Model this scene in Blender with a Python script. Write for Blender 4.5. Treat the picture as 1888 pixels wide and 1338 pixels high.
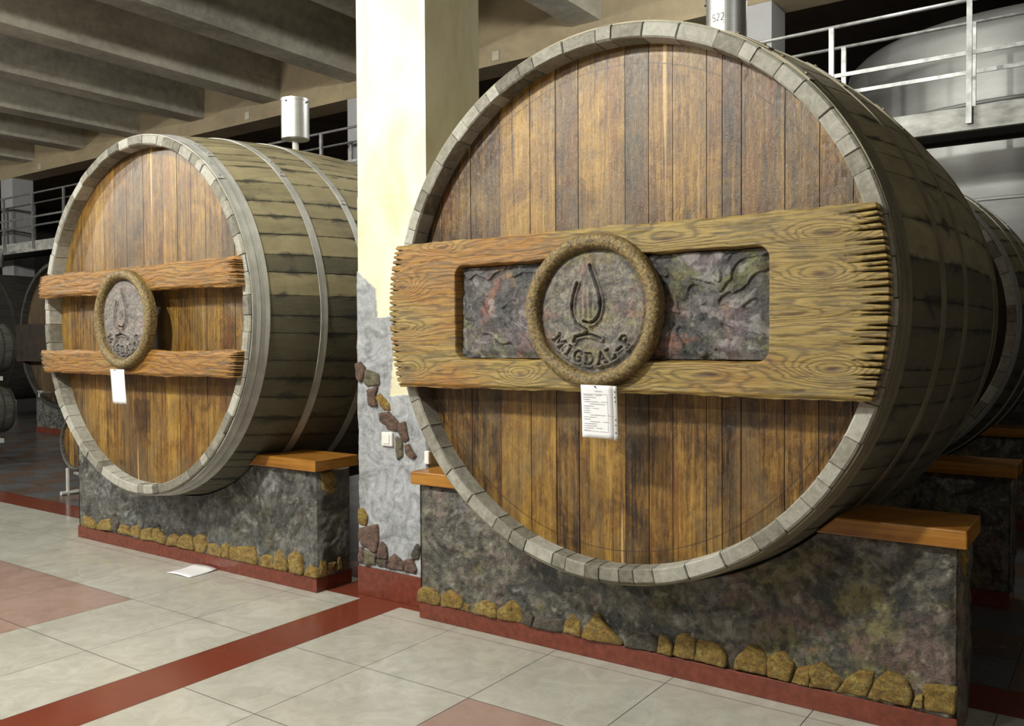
import bpy, math, random
import numpy as np
from mathutils import Matrix, Vector
C = bpy.context
for o in list(bpy.data.objects): bpy.data.objects.remove(o, do_unlink=True)
COL = C.scene.collection

# ------------------------------------------------------------------ camera
YAW, PITCH, ROLL, FPX, EYE = 35.304, -1.403, -0.329, 1607.6, 1.4635
def make_camera():
    y, p, r = map(math.radians, (YAW, PITCH, ROLL))
    f = Vector((-math.sin(y)*math.cos(p), math.cos(y)*math.cos(p), math.sin(p)))
    rt = Vector((math.cos(y), math.sin(y), 0)); up = rt.cross(f)
    R = rt*math.cos(r)+up*math.sin(r); U = up*math.cos(r)-rt*math.sin(r)
    cd = bpy.data.cameras.new('camera'); co = bpy.data.objects.new('camera', cd); COL.objects.link(co)
    m = Matrix((R, U, -f)).transposed().to_4x4(); m.translation = (0, 0, EYE)
    co.matrix_world = m
    cd.sensor_width = 36; cd.lens = FPX/1888*36; cd.clip_end = 200
    C.scene.camera = co
make_camera()
# ------------------------------------------------------------------ world, exposure
sc = C.scene
sc.view_settings.view_transform = 'Standard'; sc.view_settings.look = 'None'
sc.view_settings.gamma = 1.0; sc.view_settings.use_curve_mapping = False
sc.view_settings.exposure = 0.55
w = bpy.data.worlds.new('world'); sc.world = w; w.use_nodes = True
w.node_tree.nodes['Background'].inputs[0].default_value = (0.75, 0.8, 0.9, 1)
w.node_tree.nodes['Background'].inputs[1].default_value = 0.009
# ------------------------------------------------------------------ hall lamps (bare tubes and globes under the ribs) and an unseen added fill
def lamp(loc, watts, col=(.98, .975, .90), size=.14):
    l = bpy.data.lights.new('hall_lamp', 'POINT'); l.energy = watts; l.color = col; l.shadow_soft_size = size
    o = bpy.data.objects.new('hall_lamp', l); o.location = loc; COL.objects.link(o)
LAMPS = [((-3.7, -0.9, 4.9), 860), ((-3.9, -4.4, 4.8), 210), ((-6.2, -4.4, 4.8), 150), ((-11.2, -1.0, 4.7), 620), ((-18.5, -1.0, 4.7), 600),
         ((-7.6, -1.6, 4.6), 110), ((4.6, 1.0, 4.8), 75), ((-3.4, 7.0, 4.7), 95), ((-1.7, 7.9, 4.65), 27)]  # first on this line is an unseen fill, added to brighten the ceiling ribs
for p, e in LAMPS: lamp(p, e)

# ------------------------------------------------------------------ numpy noise
def _h(i, j, k, s):
    n = (i*374761393 + j*668265263 + k*2147483647 + s*1274126177) & 0xffffffff
    n = ((n ^ (n >> 13))*1274126177) & 0xffffffff
    return ((n ^ (n >> 16)) & 0xffff)/65535.0
def vn(x, y, s=0, z=0.0):
    x = np.asarray(x, float); y = np.asarray(y, float); z = np.zeros_like(x+y)+z; x = x+0*z; y = y+0*z
    i = np.floor(x).astype(np.int64); j = np.floor(y).astype(np.int64); k = np.floor(z).astype(np.int64)
    fx, fy, fz = x-i, y-j, z-k
    fx, fy, fz = [t*t*(3-2*t) for t in (fx, fy, fz)]
    r = 0
    for a in (0, 1):
        for b in (0, 1):
            for c in (0, 1):
                r = r + _h(i+a, j+b, k+c, s)*(fx if a else 1-fx)*(fy if b else 1-fy)*(fz if c else 1-fz)
    return r
def fbm(x, y, s=0, o=4, z=0.0):
    r = 0; a = .5; t = 0
    for n in range(o):
        f = 2.03**n; r = r + a*vn(x*f, y*f, s+n*17, z*f); t += a; a *= .55
    return r/t
def smooth(a, b, x): t = np.clip((x-a)/(b-a), 0, 1); return t*t*(3-2*t)

# ------------------------------------------------------------------ objects
def empty(name, loc, label=None, cat=None, group=None, rz=0):
    o = bpy.data.objects.new(name, None); o.location = loc; o.rotation_euler = (0, 0, rz); o.empty_display_size = .1
    COL.objects.link(o); tag(o, label, cat, group); return o
def tag(o, label=None, cat=None, group=None, kind=None):
    for k, v in (('label', label), ('category', cat), ('group', group), ('kind', kind)):
        if v: o[k] = v
    return o
def mesh_obj(name, verts, faces, mat, parent=None, loc=(0, 0, 0), smooth_=False, attrs=None, bevel=0, fmats=None):
    me = bpy.data.meshes.new(name)
    me.from_pydata([tuple(map(float, v)) for v in verts], [], [tuple(int(i) for i in f) for f in faces])
    for m in (mat if isinstance(mat, (list, tuple)) else [mat]): me.materials.append(m)
    if fmats is not None: me.polygons.foreach_set('material_index', fmats)
    if smooth_: me.polygons.foreach_set('use_smooth', [True]*len(me.polygons))
    if attrs:
        for k, v in attrs.items():
            v = np.asarray(v, float)
            if v.ndim == 1: v = np.c_[v, v, v]
            v = np.c_[v, np.ones(len(v))]
            a = me.color_attributes.new(k, 'FLOAT_COLOR', 'POINT'); a.data.foreach_set('color', v.ravel())
    me.update()
    o = bpy.data.objects.new(name, me); o.location = loc; COL.objects.link(o)
    if parent: o.parent = parent
    if bevel:
        b = o.modifiers.new('bevel', 'BEVEL'); b.width = bevel; b.segments = 2; b.limit_method = 'ANGLE'
    return o
class MB:
    def __init__(s): s.v = []; s.f = []; s.m = []
    def add(s, v, f, m=0):
        n = len(s.v); s.v += [tuple(p) for p in v]; s.f += [tuple(i+n for i in q) for q in f]; s.m += [m]*len(f)
    def box(s, x0, x1, y0, y1, z0, z1, m=0):
        s.add([(x0, y0, z0), (x1, y0, z0), (x1, y1, z0), (x0, y1, z0), (x0, y0, z1), (x1, y0, z1), (x1, y1, z1), (x0, y1, z1)],
              [(0, 3, 2, 1), (4, 5, 6, 7), (0, 1, 5, 4), (1, 2, 6, 5), (2, 3, 7, 6), (3, 0, 4, 7)], m)
    def tube(s, a, b, r, n=12, m=0, r2=None):
        a = Vector(a); b = Vector(b); d = (b-a).normalized(); u = d.orthogonal().normalized(); w_ = d.cross(u)
        r2 = r if r2 is None else r2; v = []
        for p, q in ((a, r), (b, r2)):
            for k in range(n):
                t = 2*math.pi*k/n; v.append(p+u*q*math.cos(t)+w_*q*math.sin(t))
        s.add(v, [(k, (k+1) % n, n+(k+1) % n, n+k) for k in range(n)]+[tuple(range(n))[::-1], tuple(range(n, 2*n))], m)
    def lathe_z(s, prof, n=48, c=(0, 0), m=0):
        v = []; f = []
        for r, z in prof:
            for k in range(n):
                t = 2*math.pi*k/n; v.append((c[0]+r*math.cos(t), c[1]+r*math.sin(t), z))
        for i in range(len(prof)-1):
            for k in range(n): f.append((i*n+k, i*n+(k+1) % n, (i+1)*n+(k+1) % n, (i+1)*n+k))
        f += [tuple(range(n))[::-1], tuple(range((len(prof)-1)*n, len(prof)*n))]
        s.add(v, f, m)
    def build(s, name, mat, parent=None, **k):
        fm = s.m if any(s.m) else None
        return mesh_obj(name, s.v, s.f, mat, parent, fmats=fm, **k)

def lathe_y(name, prof, mat, parent, loc, n=180, closed=True, thick=None, smooth_=True):
    """ring around the Y axis; prof = closed loop of (r, y)"""
    v = []; f = []; m = len(prof)
    for r, y in prof:
        for k in range(n):
            t = 2*math.pi*k/n; v.append((r*math.cos(t), y, r*math.sin(t)))
    for i in range(m if closed else m-1):
        j = (i+1) % m
        for k in range(n): f.append((i*n+k, i*n+(k+1) % n, j*n+(k+1) % n, j*n+k))
    return v, f

def relief(name, mat, parent, nu, nv, XZ, yf, yb, attrs=None, loc=(0, 0, 0), smooth_=True):
    """carved slab: XZ(u,v)->x,z arrays; yf(x,z) front depth; flat back at yb"""
    u = np.linspace(0, 1, nu) if np.isscalar(nu) else nu; v = np.linspace(0, 1, nv) if np.isscalar(nv) else nv
    nu, nv = len(u), len(v); U, V = np.meshgrid(u, v)
    X, Z = XZ(U, V); Y = yf(X, Z)
    P = np.c_[X.ravel(), Y.ravel(), Z.ravel()]
    idx = np.arange(nu*nv).reshape(nv, nu)
    F = np.c_[idx[:-1, :-1].ravel(), idx[:-1, 1:].ravel(), idx[1:, 1:].ravel(), idx[1:, :-1].ravel()]
    ring = np.concatenate([idx[0, :], idx[1:, -1], idx[-1, -2::-1], idx[-2:0:-1, 0]])
    R = P[ring].copy(); R[:, 1] = yb; n0 = len(P); P = np.r_[P, R]; k = len(ring)
    a = np.arange(k); b = (a+1) % k
    S = np.c_[ring[b], ring[a], n0+a, n0+b]
    faces = F.tolist()+S.tolist()+[list(range(n0, n0+k))]
    at = {}
    if attrs:
        for kk, fn in attrs.items():
            val = fn(X, Z); val = np.stack([c_.ravel()+0*X.ravel() for c_ in val], 1)
            at[kk] = np.r_[val, val[ring]]
    return mesh_obj(name, P, faces, mat, parent, loc, smooth_, at)

# ------------------------------------------------------------------ materials
class NT:
    def __init__(s, name):
        s.m = bpy.data.materials.new(name); s.m.use_nodes = True; s.t = s.m.node_tree; s.b = s.t.nodes['Principled BSDF']
        s.co = s.t.nodes.new('ShaderNodeTexCoord')
    def n(s, t): return s.t.nodes.new(t)
    def L(s, a, b): s.t.links.new(a, b)
    def pin(s, i, v):
        if hasattr(v, 'is_output') or isinstance(v, bpy.types.NodeSocket): s.L(v, i)
        else: i.default_value = v
    def vec(s, scale=(1, 1, 1), src=None, loc=(0, 0, 0)):
        m = s.n('ShaderNodeMapping'); s.L(src or s.co.outputs['Object'], m.inputs[0])
        m.inputs['Scale'].default_value = scale; m.inputs['Location'].default_value = loc; return m.outputs[0]
    def noise(s, scale=(1, 1, 1), det=5, rough=.6, dist=0, loc=(0, 0, 0), src=None, col=False):
        t = s.n('ShaderNodeTexNoise'); s.L(s.vec(scale, src, loc), t.inputs['Vector'])
        t.inputs['Scale'].default_value = 1; t.inputs['Detail'].default_value = det
        t.inputs['Roughness'].default_value = rough; t.inputs['Distortion'].default_value = dist
        return t.outputs['Color' if col else 'Fac']
    def math(s, op, a, b=0.0, c=None, clamp=False):
        t = s.n('ShaderNodeMath'); t.operation = op; t.use_clamp = clamp
        s.pin(t.inputs[0], a); s.pin(t.inputs[1], b)
        if c is not None: s.pin(t.inputs[2], c)
        return t.outputs[0]
    def ramp(s, f, stops, interp='LINEAR'):
        r = s.n('ShaderNodeValToRGB'); r.color_ramp.interpolation = interp; e = r.color_ramp.elements
        while len(e) > 1: e.remove(e[-1])
        for i, (p, c_) in enumerate(stops):
            q = e[0] if i == 0 else e.new(p)
            q.position = p; q.color = (*c_, 1) if len(c_) == 3 else c_
        s.L(f, r.inputs[0]); return r.outputs[0]
    def step(s, f, a, b): # smooth 0..1
        r = s.n('ShaderNodeMapRange'); r.interpolation_type = 'SMOOTHSTEP'; s.L(f, r.inputs[0])
        r.inputs[1].default_value = a; r.inputs[2].default_value = b; return r.outputs[0]
    def mix(s, f, a, b, mode='MIX'):
        m = s.n('ShaderNodeMix'); m.data_type = 'RGBA'; m.blend_type = mode
        s.pin(m.inputs[0], f)
        for i, v in ((6, a), (7, b)):
            if isinstance(v, (tuple, list)): m.inputs[i].default_value = (*v, 1) if len(v) == 3 else v
            else: s.L(v, m.inputs[i])
        return m.outputs[2]
    def attr(s, name, ch=None):
        a = s.n('ShaderNodeAttribute'); a.attribute_name = name
        if ch is None: return a.outputs['Color']
        x = s.n('ShaderNodeSeparateColor'); s.L(a.outputs['Color'], x.inputs[0]); return x.outputs[ch]
    def xyz(s, src=None):
        x = s.n('ShaderNodeSeparateXYZ'); s.L(src or s.co.outputs['Object'], x.inputs[0]); return x.outputs
    def bump(s, h, strength=.4, dist=.01):
        b = s.n('ShaderNodeBump'); b.inputs['Strength'].default_value = strength; b.inputs['Distance'].default_value = dist
        s.L(h, b.inputs['Height']); s.L(b.outputs[0], s.b.inputs['Normal'])
    def out(s, col, rough=.6, metal=0, spec=None):
        s.pin(s.b.inputs['Base Color'], (*col, 1) if isinstance(col, tuple) else col)
        s.pin(s.b.inputs['Roughness'], rough); s.pin(s.b.inputs['Metallic'], metal)
        if spec is not None: s.b.inputs['Specular IOR Level'].default_value = spec
        return s.m

def mat_plain(name, col, rough=.6, metal=0, var=.15, sc_=(6, 6, 6), bmp=0):
    t = NT(name); f = t.noise(sc_, 5, .6)
    if bmp: t.bump(f, bmp, .008)
    c2 = tuple(c_*(1-var*2) for c_ in col); c3 = tuple(min(1, c_*(1+var)) for c_ in col)
    return t.out(t.ramp(f, [(.3, c2), (.7, c3)]), rough, metal)

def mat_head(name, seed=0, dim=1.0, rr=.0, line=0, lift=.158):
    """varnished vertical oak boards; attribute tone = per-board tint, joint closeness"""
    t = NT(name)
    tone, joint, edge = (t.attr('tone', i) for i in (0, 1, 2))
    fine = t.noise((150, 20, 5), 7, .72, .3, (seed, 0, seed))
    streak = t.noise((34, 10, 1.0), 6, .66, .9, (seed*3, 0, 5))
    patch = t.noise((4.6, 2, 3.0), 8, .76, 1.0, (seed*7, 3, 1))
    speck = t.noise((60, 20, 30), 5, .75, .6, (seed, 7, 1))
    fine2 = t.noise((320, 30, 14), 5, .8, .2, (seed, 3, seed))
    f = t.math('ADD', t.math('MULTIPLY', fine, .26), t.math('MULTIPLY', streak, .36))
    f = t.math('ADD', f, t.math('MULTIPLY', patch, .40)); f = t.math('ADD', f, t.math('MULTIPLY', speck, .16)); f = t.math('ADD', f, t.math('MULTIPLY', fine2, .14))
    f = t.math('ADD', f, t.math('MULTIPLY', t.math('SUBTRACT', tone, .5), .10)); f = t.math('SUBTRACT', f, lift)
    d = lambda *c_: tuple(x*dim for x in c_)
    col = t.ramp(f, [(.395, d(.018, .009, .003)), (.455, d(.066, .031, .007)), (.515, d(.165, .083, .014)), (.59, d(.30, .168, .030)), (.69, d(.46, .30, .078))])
    red = t.step(t.noise((9, 4, 1.1), 5, .66, .6, (seed, 9, 2)), .53, .66)
    col = t.mix(t.math('MULTIPLY', red, .6), col, d(.135, .042, .008))
    grey = t.step(t.noise((3.4, 2, 2.0), 6, .7, 1.0, (seed*2, 4, 8)), .46, .62)
    col = t.mix(t.math('MULTIPLY', grey, .45), col, d(.145, .105, .052))
    blk = t.step(t.noise((16, 5, 3.0), 6, .74, 1.2, (seed*4, 2, 4)), .60, .72)
    col = t.mix(t.math('MULTIPLY', blk, .72), col, d(.022, .013, .012))
    crack = t.step(t.noise((75, 3, 1.1), 4, .6, .5, (seed, 5, 6)), .66, .70)
    col = t.mix(t.math('MULTIPLY', crack, .7), col, d(.02, .011, .007))
    sap = t.step(t.noise((21, 3, .45), 2, .5, .3, (seed, 1, 9)), .72, .76)
    col = t.mix(t.math('MULTIPLY', sap, .7), col, d(.62, .42, .17))
    col = t.mix(t.math('MULTIPLY', joint, .72), col, (.02, .012, .007))
    if line:
        X, Y, Z = t.xyz(); dz = t.math('ADD', Z, .012); r = t.math('SQRT', t.math('ADD', t.math('MULTIPLY', X, X), t.math('MULTIPLY', dz, dz)))
        q = t.math('ABSOLUTE', t.math('SUBTRACT', r, line)); lf = t.step(q, .004, .0015)
        col = t.mix(t.math('MULTIPLY', lf, .6), col, (.03, .018, .01))
    t.bump(t.math('ADD', t.math('MULTIPLY', fine, .5), t.math('MULTIPLY', speck, 1.0)), .55, .006)
    t.b.inputs['Coat Weight'].default_value = .10; t.b.inputs['Coat Roughness'].default_value = .34
    return t.out(col, t.math('ADD', t.math('MULTIPLY', speck, .25), .25+rr), spec=.6)

def mat_stave(name, seed=0):
    t = NT(name); tone, joint, end = (t.attr('tone', i) for i in (0, 1, 2))
    n1 = t.noise((14, 2.2, 14), 5, .65, .5, (seed, 0, 0)); n2 = t.noise((5.5, 2.6, 5.5), 6, .68, 1.0, (seed, 2, 0))
    n3 = t.noise((60, 9, 60), 4, .6)
    f = t.math('ADD', t.math('MULTIPLY', n1, .55), t.math('MULTIPLY', tone, .16)); f = t.math('ADD', f, t.math('MULTIPLY', t.noise((9, 7, 9), 7, .75, .5, (seed, 8, 2)), .36))
    side = t.ramp(f, [(.22, (.09, .078, .045)), (.42, (.20, .172, .098)), (.6, (.30, .26, .15)), (.8, (.38, .34, .21))])
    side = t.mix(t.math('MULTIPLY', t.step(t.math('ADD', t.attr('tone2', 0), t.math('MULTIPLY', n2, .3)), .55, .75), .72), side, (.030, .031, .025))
    mold = t.step(t.math('ADD', t.math('MULTIPLY', joint, .34), t.math('MULTIPLY', n2, 1.15)), .66, .90)
    side = t.mix(t.math('MULTIPLY', mold, .86), side, (.018, .019, .018))
    side = t.mix(t.math('MULTIPLY', t.step(n3, .55, .8), .25), side, (.3, .28, .2))
    ge = t.noise((26, 26, 26), 7, .78, .6, (seed, 1, 1))
    grey = t.ramp(t.math('ADD', t.math('MULTIPLY', ge, .65), t.math('MULTIPLY', tone, .35)), [(.28, (.085, .078, .058)), (.48, (.225, .215, .175)), (.68, (.39, .385, .34))])
    jl = t.step(joint, .80, .97)
    grey = t.mix(t.math('MULTIPLY', jl, .92), grey, (.025, .022, .018))
    col = t.mix(end, side, grey)
    t.bump(t.math('ADD', n1, t.math('MULTIPLY', ge, .6)), .5, .006)
    return t.out(col, .72)

def mat_board(name, orange=.5, knots=()):
    """carved plank: contour grain bending around knots (x along board, z up)"""
    t = NT(name); X, Y, Z = t.xyz()
    w1 = t.noise((1.6, 1, 5.5), 4, .55, 0, (1, 2, 3)); w2 = t.noise((4, 1, 40), 5, .66)
    f = t.math('ADD', t.math('MULTIPLY', Z, 62.), t.math('MULTIPLY', w1, 15.)); f = t.math('ADD', f, t.math('MULTIPLY', w2, 2.4))
    kn = None
    for (kx, kz, sx, sz, a) in knots:
        dx = t.math('DIVIDE', t.math('SUBTRACT', X, kx), sx); dz = t.math('DIVIDE', t.math('SUBTRACT', Z, kz), sz)
        r2 = t.math('ADD', t.math('MULTIPLY', dx, dx), t.math('MULTIPLY', dz, dz))
        g = t.math('POWER', 2.718, t.math('MULTIPLY', r2, -1.0)); f = t.math('ADD', f, t.math('MULTIPLY', g, a*2.1))
        core = t.math('POWER', 2.718, t.math('MULTIPLY', r2, -18.0)); kn = core if kn is None else t.math('MAXIMUM', kn, core)
    s1 = t.math('ADD', t.math('MULTIPLY', t.math('SINE', t.math('MULTIPLY', f, 3.3)), .5), .5)
    s1 = t.math('POWER', s1, 2.6)
    fib = t.noise((9, 1, 190), 5, .75, .3); big = t.noise((2.0, 1, 4.5), 3, .5, .3, (4, 4, 4))
    hue = t.step(t.math('SUBTRACT', t.noise((1.1, 1, 3.0), 3, .5, .4, (7, 1, 2)), t.math('MULTIPLY', X, .10 if orange < 1 else 0.)), .62-.3*orange, .80-.3*orange)
    light = t.mix(hue, (.315, .222, .062), (.31, .148, .026)); dark = t.mix(hue, (.048, .034, .016), (.075, .030, .010))
    col = t.mix(t.math('MULTIPLY', s1, .62), light, dark)
    col = t.mix(t.math('MULTIPLY', t.step(fib, .48, .63), .72), col, (.070, .044, .018))
    col = t.mix(t.math('MULTIPLY', t.step(t.noise((3.5, 1, 9), 6, .7, .6, (2, 8, 4)), .50, .66), .5), col, (.115, .085, .045))
    col = t.mix(t.math('MULTIPLY', t.step(t.noise((8, 1, 26), 5, .7, .8, (5, 1, 4)), .60, .70), .6), col, (.04, .026, .014))
    if kn is not None: col = t.mix(t.math('MULTIPLY', kn, .85), col, (.05, .018, .012))
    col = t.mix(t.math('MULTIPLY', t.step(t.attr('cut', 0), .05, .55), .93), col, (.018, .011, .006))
    t.bump(t.math('ADD', t.math('MULTIPLY', s1, -.3), t.math('MULTIPLY', fib, .8)), .5, .005)
    return t.out(col, .5, spec=.45)

def mat_plaster(name, base, dark, tints, rough=.55, s=1.0, amt=.6):
    """hand swirled painted plaster"""
    t = NT(name); warp = t.noise((1.3*s, 1.3*s, 1.3*s), 3, .5, 0, col=True)
    vm = t.n('ShaderNodeVectorMath'); vm.operation = 'MULTIPLY_ADD'; t.L(warp, vm.inputs[0]); vm.inputs[1].default_value = (.35/s,)*3
    t.L(t.co.outputs['Object'], vm.inputs[2]); W = vm.outputs[0]
    a = t.noise((5*s, 5*s, 8*s), 9, .74, .25, src=W); b = t.noise((26*s, 26*s, 20*s), 6, .75, .3)
    col = t.mix(t.step(a, .36, .62), dark, base)
    for i, (c_, lo, hi) in enumerate(tints):
        g = t.step(t.noise((3.2*s, 3*s, 4.2*s), 6, .68, .5, (i*5.3+1, i*2.1, i*3.7), src=W), lo, hi)
        col = t.mix(t.math('MULTIPLY', g, amt), col, c_)
    col = t.mix(t.math('MULTIPLY', t.step(b, .55, .42), .55), col, tuple(c_*.5 for c_ in dark))
    col = t.mix(t.math('MULTIPLY', t.attr('ink', 1), .75), col, tuple(min(1, c_*2.3+.05) for c_ in base))  # highlights painted pale onto raised relief
    col = t.mix(t.math('MULTIPLY', t.attr('ink', 0), .9), col, (.018, .016, .016))  # carved strokes inked dark; dark wash paints shade into crevices
    t.bump(t.math('ADD', t.math('MULTIPLY', a, 1.0), t.math('MULTIPLY', b, .6)), 1.0, .016)
    return t.out(col, rough, spec=.5)

def mat_concrete(name, base, dark, s=1.0, brown=.3):
    t = NT(name); a = t.noise((.55*s, .35*s, .8*s), 5, .6, .5); b = t.noise((9*s, 9*s, 9*s), 5, .7)
    c_ = t.noise((.9*s, .2*s, 2.2*s), 4, .6, .2, (3, 3, 3))
    f = t.math('ADD', t.math('MULTIPLY', a, .7), t.math('MULTIPLY', b, .3))
    col = t.ramp(f, [(.36, dark), (.62, base)]); col = t.mix(t.math('MULTIPLY', t.step(c_, .5, .7), brown), col, (.15, .10, .06))
    t.bump(b, .25, .01); return t.out(col, .85)

M = {}
M['head_big'] = mat_head('varnished_oak_boards', 1.3, line=1.012)
M['head_left'] = mat_head('varnished_oak_boards_golden', 5.1, lift=.138)
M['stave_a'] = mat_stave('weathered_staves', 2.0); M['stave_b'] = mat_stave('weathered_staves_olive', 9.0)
M['stave_dark'] = mat_plain('near_black_old_staves', (.04, .036, .03), .8, 0, .3, (20, 3, 20))  # stave copy with the shade of the unlit distance put into its colour
M['hoop_dark'] = mat_plain('dark_old_hoop', (.07, .068, .06), .6, .2, .2)  # hoop darkened for the shaded far vats; the casks wear it too
M['hoop'] = mat_plain('dull_galvanised_hoop', (.43, .43, .41), .5, .2, .12, (9, 9, 9))
M['hoop_olive'] = mat_plain('olive_tarnished_hoop', (.23, .205, .135), .55, .3, .15, (7, 7, 7))  # galvanised hoop with warm light tinted into its colour
KB = [(.945, -.245, .13, .045, 6.0), (.93, .225, .16, .045, 5.5), (.90, .085, .13, .04, 4.6), (-.36, -.285, .09, .035, 4.4), (-1.05, .12, .12, .05, 4.8),
      (-1.02, -.265, .12, .045, 5.0), (-1.04, -.08, .12, .04, 4.0), (-.80, .29, .10, .03, 3.4), (.80, -.05, .2, .025, 2.6), (.32, .25, .2, .04, 3.8), (.1, -.30, .22, .03, 3.2), (.5, -.27, .2, .035, -3.2)]
M['board_big'] = mat_board('carved_yellow_brown_board', .42, KB)
M['board_left'] = mat_board('carved_orange_board', 1.1, [(.85, .03, .14, .05, 4), (-.8, 0, .14, .05, 4), (-.3, .0, .12, .05, 3)])
M['ring'] = mat_plain('stippled_ochre_border', (.215, .152, .055), .5, 0, .42, (80, 80, 80), .9)
M['disc_big'] = mat_plaster('painted_relief_disc', (.36, .33, .275), (.13, .125, .12), [((.38, .33, .13), .5, .64), ((.38, .20, .17), .53, .66), ((.13, .15, .17), .55, .68)], .42, 2.2, .6)
M['disc_left'] = mat_plaster('pale_painted_relief_disc', (.36, .32, .28), (.17, .16, .16), [((.42, .27, .24), .5, .7), ((.40, .35, .22), .55, .75), ((.2, .23, .25), .56, .7)], .5, 2.6, .5)
M['relief_panel'] = mat_plaster('painted_relief_panel', (.185, .175, .17), (.05, .055, .06), [((.22, .22, .09), .52, .64), ((.30, .13, .09), .57, .68), ((.36, .23, .13), .57, .68), ((.19, .145, .16), .5, .66)], .36, 1.5, .8)
M['plinth_big'] = mat_plaster('dark_painted_plaster', (.19, .172, .135), (.030, .030, .026), [((.21, .18, .06), .51, .62), ((.20, .125, .11), .52, .63), ((.27, .27, .27), .60, .70), ((.20, .10, .035), .61, .70)], .38, 1.0, .72)
M['plinth_left'] = mat_plaster('grey_painted_plaster', (.17, .17, .155), (.055, .056, .05), [((.15, .145, .07), .54, .7), ((.26, .19, .16), .56, .72), ((.30, .31, .32), .56, .7)], .45, 1.1, .6)
M['red'] = mat_plain('polished_red_granite', (.165, .042, .026), .22, 0, .16, (30, 30, 30))
M['stone'] = mat_plaster('ochre_rubble_stone', (.44, .29, .058), (.20, .115, .025), [((.52, .42, .14), .5, .64), ((.42, .20, .06), .56, .68), ((.24, .22, .15), .6, .7)], .6, 5.0, .6)
M['stone_brown'] = mat_plaster('brown_rubble_stone', (.27, .17, .13), (.11, .07, .055), [((.30, .17, .12), .5, .7), ((.22, .2, .17), .6, .7)], .65, 5.0, .6)
M['stone_green'] = mat_plaster('greenish_rubble_stone', (.27, .25, .17), (.14, .12, .07), [((.33, .30, .14), .5, .7)], .65, 5.0, .6)
M['stone_grey'] = mat_plaster('grey_rubble_stone', (.17, .14, .105), (.06, .055, .045), [((.22, .18, .10), .5, .7)], .65, 5.0, .6)
M['head_dark'] = mat_head('old_dark_oak_boards', 8.0, .35, .2)  # oak boards dimmed, distance shade put into the colour
def mat_cap():
    t = NT('orange_varnished_wood'); a = t.noise((2, 8, 60), 4, .6, .3); b = t.noise((3, 3, 3), 3)
    f = t.math('ADD', t.math('MULTIPLY', a, .5), t.math('MULTIPLY', b, .5))
    return t.out(t.ramp(f, [(.35, (.15, .055, .007)), (.5, (.31, .13, .018)), (.68, (.44, .22, .045))]), .35)
M['cap'] = mat_cap()
M['steel'] = mat_plain('brushed_steel', (.72, .73, .74), .40, .9, .05, (3, 3, 60))
M['steel_dull'] = mat_plain('dull_tank_steel', (.40, .40, .39), .5, .6, .14, (.9, .9, 3))
M['rail'] = mat_plain('worn_galvanised_rail', (.36, .36, .355), .4, .6, .2, (12, 12, 12))
M['fascia'] = mat_plain('weathered_pale_fascia', (.46, .46, .43), .6, .1, .28, (4, 4, 9))
M['black_iron'] = mat_plain('black_iron', (.012, .012, .013), .7, 0, .2)
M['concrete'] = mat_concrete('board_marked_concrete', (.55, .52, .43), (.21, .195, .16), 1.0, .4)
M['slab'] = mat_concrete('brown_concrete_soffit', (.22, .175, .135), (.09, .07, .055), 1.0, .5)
M['beam'] = mat_concrete('tan_painted_beam', (.38, .305, .185), (.25, .205, .135), 1.2, .25)
M['column'] = mat_concrete('pale_grey_column', (.40, .40, .41), (.34, .34, .35), 1.0, .08)
M['dark_wall'] = mat_plain('dark_wall', (.035, .034, .032), .9, 0, .2, (1, 1, 1))
M['wall'] = mat_plain('dim_wall', (.10, .095, .08), .9, 0, .1, (1, 1, 1))
M['white'] = mat_plain('white_plastic', (.78, .78, .74), .45, 0, .04)
M['patch'] = mat_plain('pale_square', (.46, .42, .33), .8, 0, .1)
M['white_paint'] = mat_plain('white_painted_pipe', (.55, .55, .53), .45, 0, .12)
M['cask'] = mat_plain('grey_cask_wood', (.10, .098, .08), .7, 0, .3, (30, 3, 30))
M['paper'] = mat_plain('white_paper', (.80, .81, .84), .35, 0, .03, (2, 2, 2))
M['print'] = mat_plain('grey_print', (.55, .55, .60), .7, 0, .1, (60, 60, 60))
M['print_dark'] = mat_plain('black_print', (.04, .04, .045), .7, 0, .1)
M['small_wood'] = mat_head('small_cask_oak', 4.0)
M['dark_wood'] = mat_plain('dark_stained_wood', (.03, .02, .014), .5, 0, .3, (10, 3, 10))

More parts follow.
